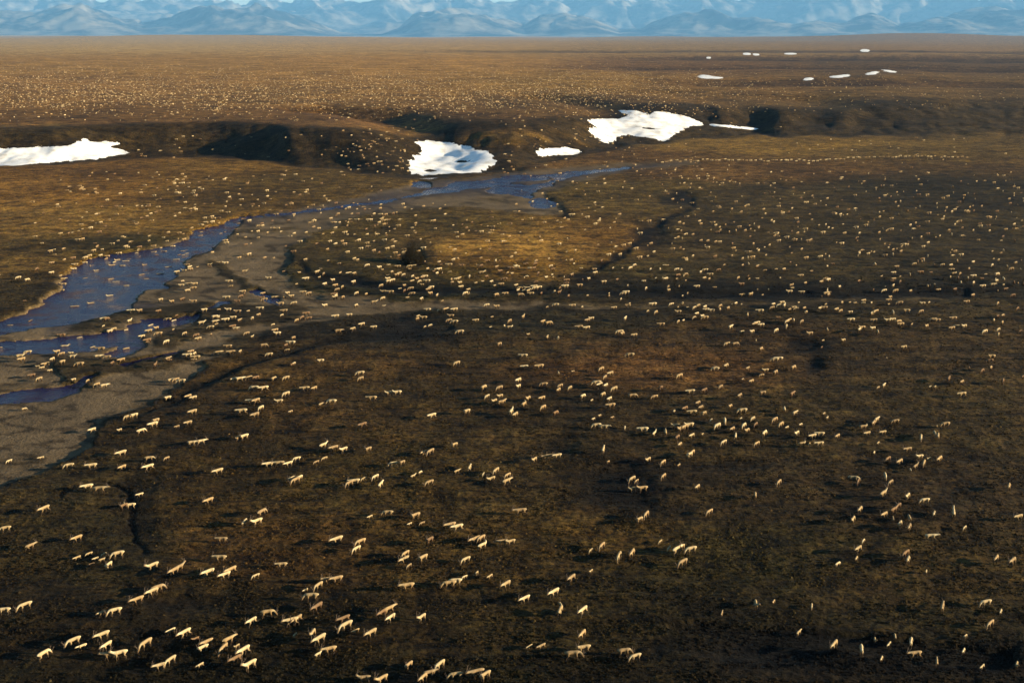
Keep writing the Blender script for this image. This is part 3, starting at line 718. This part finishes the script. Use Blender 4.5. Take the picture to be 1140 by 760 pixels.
T.append((60, 200, 3.347, """490,85 510,110 530,112 345,100k 390,103a 375,60a 425,38k 455,40k 625,118a 640,100k 690,55t 700,75a 740,100k 760,75k 90,225a 150,265 175,283 240,228k 265,215k 355,228k 120,290t 80,318a 75,335a 115,312a 35,372a
35,392a 145,325t 270,300a 255,325a 285,300t 335,318a 315,262k 400,255k 235,385a 215,375t 270,400a 300,382a 345,375a 350,355a 330,358t 240,428a 210,437a 140,465 65,470a 290,490a 320,490t 445,250a 480,270a 455,315 430,330a 460,345
485,340a 510,335t 570,240a 575,255t 640,228a 715,215k 620,310a 640,312a 710,343a 655,380a 800,368a 475,395a 500,390a 525,390a 520,405ta 705,418a 645,440a 440,455t 520,455ta 560,487a 650,485a 550,535a 585,550a 600,530a 642,523a
425,522a 895,460a 770,480a 725,490k 845,465ta 820,440a 780,425t 1010,470 1050,510a 1100,505a 905,525t 850,505k 355,565 330,585 390,575ta 350,600b 420,605 200,605a 145,630 175,632ta 270,635t 40,625a 30,650t 70,660a 165,660a
200,662ta 425,668t 500,655a 530,663a 650,622ta 885,608a 803,652a 990,675a 1060,565ta 1115,557 905,390k 940,370a 980,345 930,420a 950,425t 1010,390 1040,375 1050,395t 1075,400v 1100,350 1120,350 1095,270 1120,295 1085,240t
1030,230 1050,240 1020,260t 1075,230k 985,180k 1050,180 1065,160 1130,150a 1095,205k 1120,205k 820,180k 835,182a 895,130 1130,110k 1075,440t 820,292k"""))
T.append((400, 200, 3.347, """45,150 75,160 100,152a 150,150a 100,130t 210,135 195,110k 170,105 240,100t 275,90k 300,110 320,95k 320,130 270,155a 280,153t 350,170k 385,205t 400,180b 420,160b 30,205 65,205a 100,200k 95,225a 125,225t 105,257 125,250
55,265t 30,320 75,328 120,345 150,350 165,355 125,375 195,380 225,380 215,370t 245,362a 290,350v 265,235k 240,255a 355,262 335,318a 485,200a 478,230a 495,190ta 535,232a 455,347a 553,347k 345,385t 375,385 380,400 435,385k 460,380k
90,418a 88,443 55,457a 180,440k 255,410t 265,425t 310,452k 505,395k 530,390ta 545,425ta 510,430t 600,405ta 625,405a 640,425a 655,405a 670,402a 600,430ta 690,160a 640,145a 610,150k 580,120a 595,120t 750,120a 765,145t 800,130
850,140a 880,165a 855,105k 880,95k 830,130k 905,105a 950,160t 940,70k 890,45a 915,15 935,180k 970,130t 1050,155ta 1080,155ta 1130,150a 745,240a 805,265t 770,300k 790,300t 930,280a 985,245ta 1025,320 1010,330 945,330k 980,330k
880,348 855,370 910,382a 768,398a 820,395ta 1085,335v 1120,335v 1130,370v 1000,395kv 1045,290ta 1075,285k 255,485a 295,488k 320,485t 355,485a 475,468a 512,473ta 732,467a 795,470a 700,475k 830,475k 950,478a 1000,470ta 1095,465a
1105,495 1075,490k 975,445vk 990,518v 220,510 215,520t 240,515a 245,548k 265,543k 335,525ta 355,530a 435,525a 495,512k 490,550k 540,548v 560,550a 560,528t 610,512v 375,568a 55,550a 10,540 685,530t 705,535ta 865,518a 850,525t
848,553a 820,550ta 630,577k 700,588v 740,592v 970,568a 980,575t 1025,580a 1120,535t 1125,540ta 520,615t 612,657a"""))
T.append((740, 200, 3.347, """205,20k 95,30k 310,95a 300,100t 250,110t 205,105ta 180,120t 60,105k 55,160 70,165t 130,155 135,165t 205,178 200,100ta 375,128 398,153 425,100a 430,72k 440,125a 435,120t 530,85a 520,50k 560,92ta
655,130 665,132k 680,130k 800,122 815,118k 845,145ta 820,60a 830,55k 750,45k 860,85t 890,45k 870,100 950,100v 975,60k 1050,105 1070,120 1045,118t 985,125ta 1035,148a 1015,105k 750,170a 725,200 670,200a 640,235k 660,238a 600,168v
610,180 575,170k 520,195k 525,185a 845,185a 880,190tk 915,170 935,162 925,185a 945,175k 955,215 1010,215k 1025,210k 350,180 320,185t 300,190t 240,195vt 265,190vt 410,210t 455,215a 425,228a 390,245 330,240t 350,265v 510,260
535,228ta 545,225t 265,265k 310,270a 290,295 310,290v 312,315v 290,320t 345,258k 160,253a 135,228t 105,285 80,295t 30,258ta 70,260k 75,205 105,205t 50,215t 45,335a 60,338 50,330ta 133,345 148,368 45,370kt 5,370 222,318k
580,288a 612,288v 490,320k 720,285vt 725,270k 770,268k 780,270k 850,278v 850,270 880,268t 865,258k 820,240kt 900,243a 980,285v 965,300v 930,315a 865,325ta 1035,318a 1070,262k 1105,280a 205,232a 190,232t
320,428a 290,430ta 345,410k 365,430k 315,370k 600,425a 610,430t 840,440t 835,450ta 860,415ta 1020,412ta 25,465a 50,475k 65,463 50,493a 85,478k 110,478 125,470 150,475 155,485a 175,488a 205,485v 120,500 110,515 140,510 155,512a
150,515ta 235,480t 265,462 250,465k 285,465k 405,465 425,470a 435,460a 445,470 400,478ta 480,478a 490,482a 465,485t 520,480t 525,495 520,490t 590,470 595,478ta 580,480 600,465k 640,485 655,480a 660,460 655,490t 665,455k 690,458k
710,460ka 740,460ka 770,460k 690,495a 695,523a 785,485 780,495 790,490t 770,500v 835,465k 850,495v 875,460ta 900,490a 955,492ta 960,462a 985,458k 355,490a 308,505v 50,530 70,525k 245,550 240,545ta 345,535a 360,542a 335,540t
325,568 455,530 465,525t 480,525v 510,530t 415,563 540,575ta 605,560v 730,555 735,553ta 725,560 780,525ta 775,555a 793,570v 850,522a 830,525a 870,530ta 880,540ta 920,540k 860,520t 975,548t 1000,522ta 1015,525ta 1075,518ta
1085,548a 1070,555ta 1115,548a 665,600 590,600k 585,625kb 232,613a 262,613ta 340,600kv 358,632t 425,668a"""))

animals = []      # x, y, z, heading, scale, pose, shade, calf, u, v, dirflag
rnd = random.Random(5)
def put(u, v, fl, jit=True):
    k = 'k' in fl
    s = rnd.uniform(.48, .64) if k else rnd.uniform(.82, 1.04)
    d = hit(u, v + 0.5)
    if d is None: return None
    dist = (d - CAMV).length
    p = hit(u, v + .70 * s * F / dist * .9)      # the reading is the middle of the body; the feet are lower
    if p is None: return None
    if 'v' in fl: h = rnd.choice((-90, -90, 90)) - rnd.uniform(4, 26)
    elif 'a' in fl: h = 180 + rnd.uniform(5, 38)
    elif 'e' in fl: h = rnd.uniform(-25, 10)
    else: h = 180 + rnd.uniform(46, 66)
    if rnd.random() < .16 and 'v' not in fl: h += 180
    sh = 'b' if 'b' in fl else 't' if 't' in fl else 'w'
    pose = rnd.choices(POSES, (2, 4, 4, 2, 1))[0]
    return dict(p=p, h=math.radians(h), s=s, pose=pose, sh=sh, k=k, u=u, v=v, view='v' if 'v' in fl else 'd', sx=rnd.uniform(.92, 1.0) if 'a' in fl else rnd.uniform(1.0, 1.15))
for (x0, y0, sc, txt) in T:
    for tok in txt.split():
        a, b2 = tok.split(',')
        fl = ''.join(ch for ch in b2 if ch.isalpha()); q = b2[:len(b2) - len(fl)]
        u = x0 + float(a) / sc; v = y0 + float(q) / sc
        r_ = put(u, v, fl)
        if r_: animals.append(r_)
for i in range(18):                       # just outside the picture's left and right edge
    u = rnd.uniform(4, 56) if i % 2 else rnd.uniform(1082, 1136)
    r_ = put(u, rnd.uniform(440, 750), rnd.choice(('', 'a', 't', 'k')))
    if r_: animals.append(r_)
# two readings of one animal where windows overlap
animals.sort(key=lambda r: -r['v'])
keep = []
for r in animals:
    lim = max(2.0, (r['v'] - 40) / 656 * 8.5)
    if all(abs(r['u'] - q['u']) + abs(r['v'] - q['v']) > lim for q in keep[-160:]): keep.append(r)
animals = keep
TINTC = {'w': [(.54, .49, .36), (.66, .61, .46), (.45, .39, .27)], 't': [(.42, .345, .235), (.36, .30, .21), (.46, .38, .25)], 'b': [(.26, .19, .13), (.23, .17, .12)]}
for r in animals: r['c'] = rnd.choice(TINTC[r['sh']])
N_IND = 300
ind = animals[:N_IND]; rest = animals[N_IND:]

# labels: each animal told by its coat, its stance and its place among its neighbours
def place(u, v):
    row = 0 if v > 712 else 1 if v > 680 else 2 if v > 645 else 3 if v > 610 else 4 if v > 575 else 5 if v > 545 else 6 if v > 515 else 7 if v > 495 else 8 if v > 475 else 9 if v > 455 else 10 if v > 437 else 11 if v > 420 else 12
    c = 8 if u < 62 else 9 if u > 1077 else int(min(7, max(0, (u - 62) / 127)))
    return row, c
ORD = ['', 'first', 'second', 'third', 'fourth', 'fifth', 'sixth', 'seventh', 'eighth', 'ninth', 'tenth', 'eleventh', 'twelfth', 'thirteenth', 'fourteenth', 'fifteenth', 'sixteenth', 'seventeenth', 'eighteenth', 'nineteenth', 'twentieth']
ind.sort(key=lambda r: r['u'])
NUM = ['', 'one', 'two', 'three', 'four', 'five', 'six', 'seven', 'eight', 'nine', 'ten', 'eleven', 'twelve', 'thirteen', 'fourteen', 'fifteen']
cells = {}
for r in ind: cells.setdefault(place(r['u'], r['v']), []).append(r)
ROWN = ['along bottom edge', 'in lowest rows', 'low on dark flat', 'on lower tundra', 'below peat hollow level', 'at hollow foot level', 'level with peat hollow', 'above peat hollow level',
        'on central tundra', 'across middle tundra', 'above central tundra', 'below gravel track', 'nearest gravel track']
COLN = ['far left', 'left', 'left of centre', 'centre left', 'centre right', 'right of centre', 'right', 'far right', 'outermost left', 'outermost right']
COATN = {'w': 'cream', 't': 'tan', 'b': 'brown'}
POSEN = {'standing': 'standing', 'grazing': 'grazing', 'walking': 'walking', 'striding': 'striding', 'turning': 'looking aside'}
def label(r):
    row, c = place(r['u'], r['v']); cell = cells[(row, c)]
    same = [q for q in cell if q['sh'] == r['sh'] and q['pose'] == r['pose'] and q['k'] == r['k']]
    base = f"{COATN[r['sh']]} {'calf' if r['k'] else 'adult'} {POSEN[r['pose']]}"
    i = cell.index(r) + 1
    where = f"{ROWN[row]}, {COLN[c]}"
    if len(cell) == 1: return f"{base}, alone {where}"
    return f"{base}, {ORD[i]} of {NUM[len(cell)]} from left {where}"
def link_animal(r, first):
    if r['k']: o = bpy.data.objects.new('caribou_calf', BODY[r['pose']])
    else: o = bpy.data.objects.new('caribou', BODY[r['pose']])
    COL.objects.link(o)
    z = drop(r['p'].x, r['p'].y); o.location = (r['p'].x, r['p'].y, z - 0.02); o.rotation_euler = (0, 0, r['h']); o.scale = (r['s'] * r['sx'], r['s'], r['s'])
    o.color = tuple(r['c']) + (1,)
    o['label'] = label(r); o['category'] = 'caribou'; o['group'] = 'caribou of the migrating herd'
    if not r['k']:
        an = bpy.data.objects.new('antlers', ANT[r['pose']]); an.parent = o; COL.objects.link(an)
for r in ind: link_animal(r, False)

# a dark willow thicket by the gravel bar
def thicket(u, v):
    p = hit(u, v); wd, n, b = mat('willow_stems'); b.inputs['Base Color'].default_value = (.022, .015, .009, 1); b.inputs['Specular IOR Level'].default_value = 0; b.inputs['Roughness'].default_value = .95
    wl_, n, b = mat('willow_leaves'); b.inputs['Base Color'].default_value = (.014, .013, .006, 1); b.inputs['Specular IOR Level'].default_value = 0; b.inputs['Roughness'].default_value = 1
    root = bpy.data.objects.new('willow_thicket', None); root.location = p; COL.objects.link(root)
    root['label'] = 'dark ragged willow thicket standing among the herd beside the gravel bar'; root['category'] = 'shrub'
    r2 = random.Random(2); st = bmesh.new(); lf = bmesh.new()
    for i in range(520):
        a = r2.uniform(0, 6.28); q = r2.random() ** .6; bx, by = math.cos(a) * 3.3 * q, math.sin(a) * 4.0 * q
        bz = drop(p.x + bx, p.y + by) - p.z; h = r2.uniform(2.0, 8.5) * (1.15 - q * .8); tip = Vector((bx * 1.15 + r2.uniform(-1.1, 1.1), by + r2.uniform(-.8, .8), bz + h)); ba = Vector((bx, by, bz - .05))
        vs = [st.verts.new(ba + Vector((.05, 0, 0))), st.verts.new(ba + Vector((-.03, .05, 0))), st.verts.new(ba + Vector((-.03, -.05, 0))), st.verts.new(tip)]
        for f in ((0, 1, 3), (1, 2, 3), (2, 0, 3)): st.faces.new([vs[k] for k in f])
        for k in range(16):
            c = ba.lerp(tip, r2.uniform(.3, 1)) + Vector((r2.gauss(0, .3), r2.gauss(0, .3), r2.gauss(0, .15))); s = r2.uniform(.08, .2)
            d1 = Vector((r2.gauss(0, 1), r2.gauss(0, 1), r2.gauss(0, 1))).normalized() * s; d2 = Vector((r2.gauss(0, 1), r2.gauss(0, 1), r2.gauss(0, 1))).normalized() * s * .6
            lf.faces.new([lf.verts.new(c + d1), lf.verts.new(c + d2), lf.verts.new(c - d1), lf.verts.new(c - d2)])
    for nm, bm_, m_ in (('stems', st, wd), ('foliage', lf, wl_)):
        me = bpy.data.meshes.new(nm); bm_.to_mesh(me); bm_.free(); me.materials.append(m_); o = bpy.data.objects.new(nm, me); o.parent = root; COL.objects.link(o)
thicket(459, 294)

# the rest of the herd, too many and too small to tell apart: one body each, joined
def arrays(me):
    k = len(me.vertices); co = np.empty(k * 3, np.float32); me.vertices.foreach_get('co', co)
    me.calc_loop_triangles(); t = np.empty(len(me.loop_triangles) * 3, np.int32); me.loop_triangles.foreach_get('vertices', t)
    c = np.empty(k * 4, np.float32); me.attributes['coat'].data.foreach_get('color', c)
    return co.reshape(-1, 3), t.reshape(-1, 3), c.reshape(-1, 4)[:, :3]
LA = [arrays(LOW[p]) for p in POSES]
def tiny():
    """a small far animal: tapered body, neck, head and four legs"""
    V_, Q, = [], []
    def prism(a, c, ra, rc, k=4):
        a = Vector(a); c = Vector(c); ax = (c - a).normalized(); q = Vector((0, 1, 0)) if abs(ax.y) < .9 else Vector((1, 0, 0)); w = ax.cross(q).normalized(); q = w.cross(ax)
        n0 = len(V_)
        for (p, r) in ((a, ra), (c, rc)):
            for i in range(k):
                t = (i + .5) * 2 * math.pi / k; V_.append(p + (q * math.cos(t) + w * math.sin(t)) * r)
        for i in range(k):
            j_ = (i + 1) % k; Q.append((n0 + i, n0 + j_, n0 + k + j_)); Q.append((n0 + i, n0 + k + j_, n0 + k + i))
        for i in range(1, k - 1 if ra > .11 else 0): Q.append((n0, n0 + i + 1, n0 + i)); Q.append((n0 + k, n0 + k + i, n0 + k + i + 1))
    prism((-.85, 0, .98), (.1, 0, .96), .2, .28); prism((.0, 0, .96), (.7, 0, 1.02), .28, .17, 3); prism((.6, 0, 1.02), (1.35, 0, .86), .17, .07, 3)
    for x_ in (-.6, .42):
        for y_ in (-.14, .14): prism((x_, y_, .8), (x_, y_, 0), .1, .05, 3)
    co = np.array([tuple(p) for p in V_], np.float32); t = np.array(Q, np.int32)
    z = co[:, 2]; f = sstep((z - .3) / .6)[:, None]
    return co, t, np.array((.085, .06, .042)) * (1 - f) + np.array((.66, .53, .36)) * f
TA = tiny()
def herd(name, items, src, label_):
    CO, TR, CC = [], [], []; off = 0
    for r in items:
        co, t, c = src(r)
        ch, sh = math.cos(r['h']), math.sin(r['h']); s = r['s']
        x = co[:, 0] * ch - co[:, 1] * sh; y = co[:, 0] * sh + co[:, 1] * ch
        CO.append(np.stack([x * s + r['p'].x, y * s + r['p'].y, co[:, 2] * s + r['p'].z - .02], -1)); TR.append(t + off); off += len(co)
        CC.append(c * np.array(r['c'])[None])
    me = bpy.data.meshes.new(name); set_mesh(me, np.concatenate(CO).astype(np.float32), np.concatenate(TR).astype(np.int32))
    set_col(me, 'coat', np.concatenate(CC)); me.materials.append(cmat)
    o = bpy.data.objects.new(name, me); COL.objects.link(o); o['kind'] = 'stuff'; o['label'] = label_; o['category'] = 'caribou herd'
# thinner scatter between the readings, and the dense mass on the plateau
def scatter(nn, u0, u1, v0, v1, calf=.35, avoid=None):
    out = []
    while len(out) < nn:
        u = rnd.uniform(u0, u1); v = rnd.uniform(v0, v1)
        if avoid and avoid(u, v): continue
        r_ = put(u, v, ('k' if rnd.random() < calf else '') + rnd.choice(('', 'a', 'a', 'v', '')) + rnd.choice(('', '', 't', 'b')))
        if r_: r_['c'] = rnd.choice(TINTC[r_['sh']]); out.append(r_)
    return out
def in_snow(u, v):
    return any(bool(seg_dist(np.array([u]), np.array([v]), s_[0])[0] > -1) for s_ in snow[:4])
mid = []
for args in [(160, 150, 440, 190, 262), (150, 62, 240, 190, 300), (60, 340, 470, 225, 345), (60, 400, 560, 235, 300), (90, 560, 740, 205, 330), (220, 740, 1140, 190, 260), (160, 740, 1140, 258, 330), (40, 640, 1076, 176, 200),
             (90, 380, 470, 140, 192), (60, 560, 780, 120, 175), (30, 140, 400, 150, 176), (60, 560, 820, 176, 205), (60, 860, 1140, 152, 178), (25, 700, 900, 105, 150), (25, 560, 700, 140, 176), (40, -30, 62, 200, 425), (60, 1076, 1170, 200, 425),
             (20, 62, 1076, 330, 420), (60, 420, 640, 295, 330), (130, 62, 345, 255, 410)]:
    mid += scatter(*args, avoid=in_snow)
for i in range(70):                       # the file of animals walking along the far track
    u = 738 + i * 4.9 + rnd.uniform(-1.5, 1.5); v = 180.5 - (u - 740) * .018 + rnd.uniform(-1.0, 1.0) + (1.2 * math.sin(u * .03))
    r_ = put(u, v, 'a' + rnd.choice(('', '', 't'))); r_['c'] = TINTC['w'][1] if r_['sh'] == 'w' else TINTC['t'][0]; mid.append(r_)
herd('caribou_herd', rest + mid, lambda r: LA[POSES.index(r['pose'])] if r['v'] > 290 else TA, 'the many small caribou spread over the river plain')
farl = []
def dens(u, v):
    d = math.exp(-((v - 98) / (26 if v < 98 else 21)) ** 2) * (1 if u < 640 else max(.14, 1 - (u - 640) / 260))
    d *= .55 + .9 * max(0, float(perlin(np.array([u / 45.0]), np.array([v / 9.0]))[0]) + .35) + .5 * max(0, float(perlin(np.array([u / 14.0]), np.array([v / 4.0]))[0]))
    return d
while len(farl) < 12000:
    u = rnd.uniform(-40, 1180); v = rnd.uniform(58, 136)
    if rnd.random() > dens(u, v): continue
    d = hit(u, v)
    if d is None or d.z < 9: continue
    sh = rnd.choice('wwtb')
    farl.append(dict(p=d, h=rnd.uniform(0, 6.28), s=rnd.choice((.48, .76)) * rnd.uniform(.85, 1.15), c=tuple(q * 1.7 for q in rnd.choice(TINTC[sh]))))
herd('distant_caribou_herd', farl, lambda r: TA, 'the dense distant mass of caribou covering the plateau')

for p in POSES: bpy.data.meshes.remove(LOW[p])
